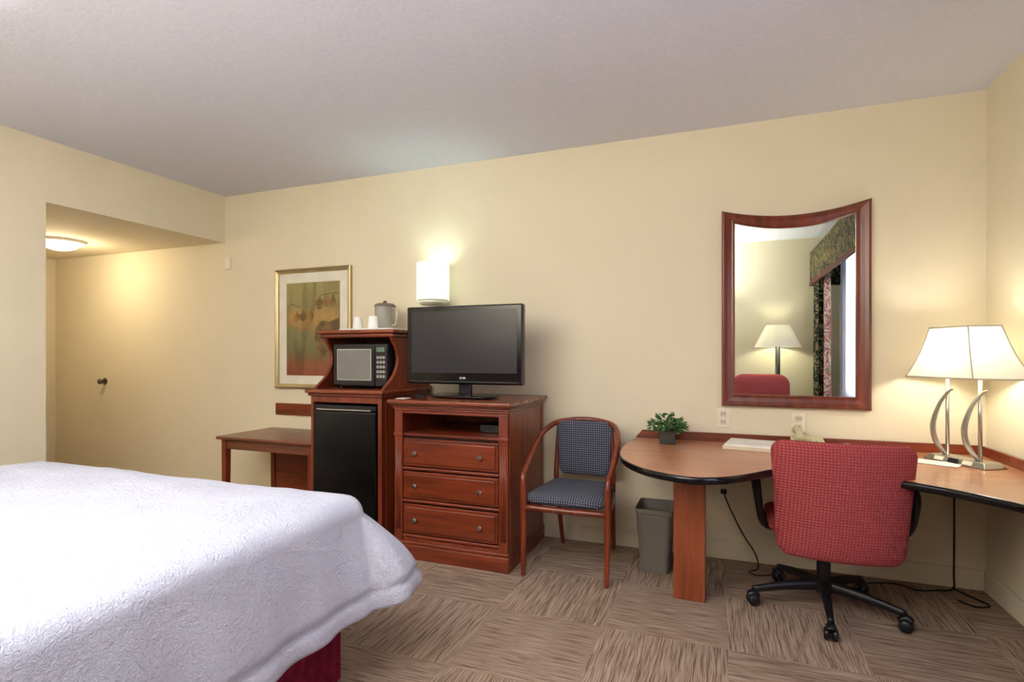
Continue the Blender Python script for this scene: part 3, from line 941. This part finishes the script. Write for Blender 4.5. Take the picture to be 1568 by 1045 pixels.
# ------------------------------------------------------------------ desk items
zd = .705
pp = root('potted_plant', (-.287, 3.3, zd))
px, py = -.287, 3.30
V = [(px-.042, py-.042, zd+.001), (px+.042, py-.042, zd+.001), (px+.042, py+.042, zd+.001), (px-.042, py+.042, zd+.001), (px-.048, py-.048, zd+.085), (px+.048, py-.048, zd+.085), (px+.048, py+.048, zd+.085), (px-.048, py+.048, zd+.085)]
bevel(newobj('pot', V, boxvf((0, 1, 0, 1, 0, 1))[1], m_pot, pp), .005)
V, F = [], []
for i in range(260):
    th = random.uniform(0, 2*math.pi); rr = .095*math.sqrt(random.random())
    zc = zd+.07+random.uniform(.0, .105)*(1.15-rr/.14)
    c = Vector((px+rr*math.cos(th)*1.05, py+rr*math.sin(th)*.9, zc))
    di = Vector((math.cos(th), math.sin(th), random.uniform(-.3, .9))).normalized()
    sd = di.cross(Vector((random.uniform(-.4, .4), random.uniform(-.4, .4), 1))).normalized()
    nm_ = di.cross(sd)
    ln = random.uniform(.024, .038); wd = ln*.42
    o = len(V)
    V += [c, c+di*ln*.45+sd*wd+nm_*.004, c+di*ln, c+di*ln*.45-sd*wd+nm_*.004, c+di*ln*.45-nm_*.003]
    F += [(o, o+1, o+4), (o+1, o+2, o+4), (o+2, o+3, o+4), (o+3, o, o+4)]
me = newobj('foliage', V, F, m_leaf, pp)
for i in range(14):
    th = i*.9
    tube('stem_%d' % (i+1), [(px, py, zd+.07), (px+.03*math.cos(th), py+.03*math.sin(th), zd+.12), (px+.07*math.cos(th), py+.07*math.sin(th), zd+.14)], .002, m_leaf, pp, 5, 3)
def flat(name, cxx, cyy, w_, h_, ang, z0, z1, mat, part='sheet'):
    rt = root(name, (cxx, cyy, z0))
    c_, s_ = math.cos(ang), math.sin(ang)
    P = [(cxx+a*c_-b*s_, cyy+a*s_+b*c_) for a, b in ((-w_/2, -h_/2), (w_/2, -h_/2), (w_/2, h_/2), (-w_/2, h_/2))]
    prism(part, P, z0, z1, 'z', mat, rt)
    return rt
f_ = flat('guest_directory', .18, 3.31, .30, .25, -.16, zd+.001, zd+.020, m_pad, 'cover')
c_, s_ = math.cos(-.16), math.sin(-.16)
P = [(.18+a*c_-b*s_, 3.31+a*s_+b*c_) for a, b in ((-.14, -.12), (.145, -.12), (.145, .12), (-.14, .12))]
prism('pages', P, zd+.020, zd+.030, 'z', m_paper, f_)
flat('notepad', .93, 3.16, .26, .12, -.5, zd+.001, zd+.004, m_paper)
flat('brochure', .84, 3.29, .14, .10, .1, zd+.001, zd+.004, m_paper)
flat('leaflet', .62, 3.34, .15, .20, .3, zd+.001, zd+.03, m_paper)
ph = root('telephone', (.44, 3.32, zd))
prism('body', [(3.24, zd+.001), (3.42, zd+.001), (3.42, zd+.07), (3.24, zd+.03)], .37, .53, 'x', m_phone, ph, .008)
tube('handset', [(.40, 3.26, zd+.065), (.40, 3.29, zd+.09), (.40, 3.36, zd+.105), (.40, 3.41, zd+.098)], [.024, .018, .018, .024], m_phone, ph, 12, 6)
for i in range(3):
    for j in range(4):
        bx_ = .44+i*.024; by_ = 3.28+j*.022
        zz = zd+.03+(by_-3.24)/.18*.04
        box('key_%d_%d' % (i+1, j+1), (bx_, bx_+.016, by_, by_+.012, zz+.002, zz+.007), m_ivory, ph, .001)

# cords
cr = root('power_cord', (.1, 3.4, 0))
box('plug', (.003, .037, 3.462, 3.489, .395, .42), m_black, cr, .004)
tube('cord', [(.02, 3.465, .405), (.05, 3.44, .33), (.12, 3.42, .19), (.19, 3.40, .08), (.20, 3.37, .012), (.15, 3.32, .006), (.2, 3.28, .006), (.3, 3.34, .006)], .004, m_black, cr, 8)
cr2 = root('power_cord', (1.0, 3.3, 0))
tube('cord', [(1.13, 3.44, .67), (1.135, 3.45, .4), (1.13, 3.44, .1), (1.12, 3.42, .02), (1.05, 3.40, .008), (.95, 3.37, .006), (.88, 3.42, .006), (.78, 3.40, .006), (.70, 3.37, .006), (.6, 3.40, .006)], .0045, m_black, cr2, 8)
tube('cord_coil', [(1.12, 3.42, .02), (1.18, 3.36, .008), (1.22, 3.28, .008), (1.15, 3.24, .008), (1.1, 3.3, .008)], .0045, m_black, cr2, 8)

# hallway ceiling light
cl = root('ceiling_light', (-5.23, 2.92, ZH))
lathe('dome', [(0, -.085), (.06, -.08), (.11, -.062), (.145, -.03), (.15, -.012)], (-5.23, 2.92, ZH), m_glow, cl, 40)
lathe('trim_ring', [(.15, -.014), (.168, -.022), (.175, -.012), (.175, 0), (.14, 0)], (-5.23, 2.92, ZH), m_white, cl, 40, cap=False)

# ------------------------------------------------------------------ lights
def pl(name, loc, e, col=(1, .9, .75), r_=.04):
    l = bpy.data.lights.new(name, 'POINT'); l.energy = e; l.color = col; l.shadow_soft_size = r_
    o = bpy.data.objects.new(name, l); o.location = loc
    scene.collection.objects.link(o); return o
def al(name, loc, rot, sx_, sy_, e, col):
    l = bpy.data.lights.new(name, 'AREA'); l.shape = 'RECTANGLE'; l.size = sx_; l.size_y = sy_; l.energy = e; l.color = col
    o = bpy.data.objects.new(name, l); o.location = loc; o.rotation_euler = rot
    scene.collection.objects.link(o); return o
pl('sconce_bulb_light', (sx, sy, 1.73), 6.5, (.60, .96, 1.0), .05)
pl('desk_lamp_light', (lc.x, lc.y, 1.24), 6.5, (1, .97, .84), .05)
pl('floor_lamp_light', (lx, ly, 1.45), 7, (1, .97, .84), .04)
pl('hall_light', (-5.23, 2.92, ZH-.13), 19, (1, .84, .58), .1)
al('window_daylight', (1.24, 1.3, 1.55), (0, math.radians(90), 0), 1.4, 1.3, 48, (.90, .92, 1.0))
al('bounce_flash', (-1.95, .5, 1.9), (math.radians(220), 0, 0), 1.5, .5, 122, (.95, .96, 1.0))  # unseen fill light added over the bed, bounced off front wall and ceiling
al('bounce_fill_b', (-.40, .05, 1.9), (math.radians(180), 0, 0), .5, .3, 34, (.95, .96, 1.0))  # second added fill, unseen, aimed up to even out the room light

wd = bpy.data.worlds.new('World'); scene.world = wd; wd.use_nodes = True
bg = wd.node_tree.nodes['Background']
sky = wd.node_tree.nodes.new('ShaderNodeTexSky'); sky.sky_type = 'HOSEK_WILKIE'
wd.node_tree.links.new(sky.outputs[0], bg.inputs[0]); bg.inputs[1].default_value = .6

# ------------------------------------------------------------------ camera
cam = bpy.data.cameras.new('camera')
cam.sensor_width = 36; cam.lens = 830/1568*36
cam.shift_y = 22.5/1568
cam.clip_start = .02
co = bpy.data.objects.new('camera', cam)
co.location = (0, 0, 1.22)
co.rotation_euler = (math.radians(90), 0, math.radians(21.0))
scene.collection.objects.link(co)
scene.camera = co
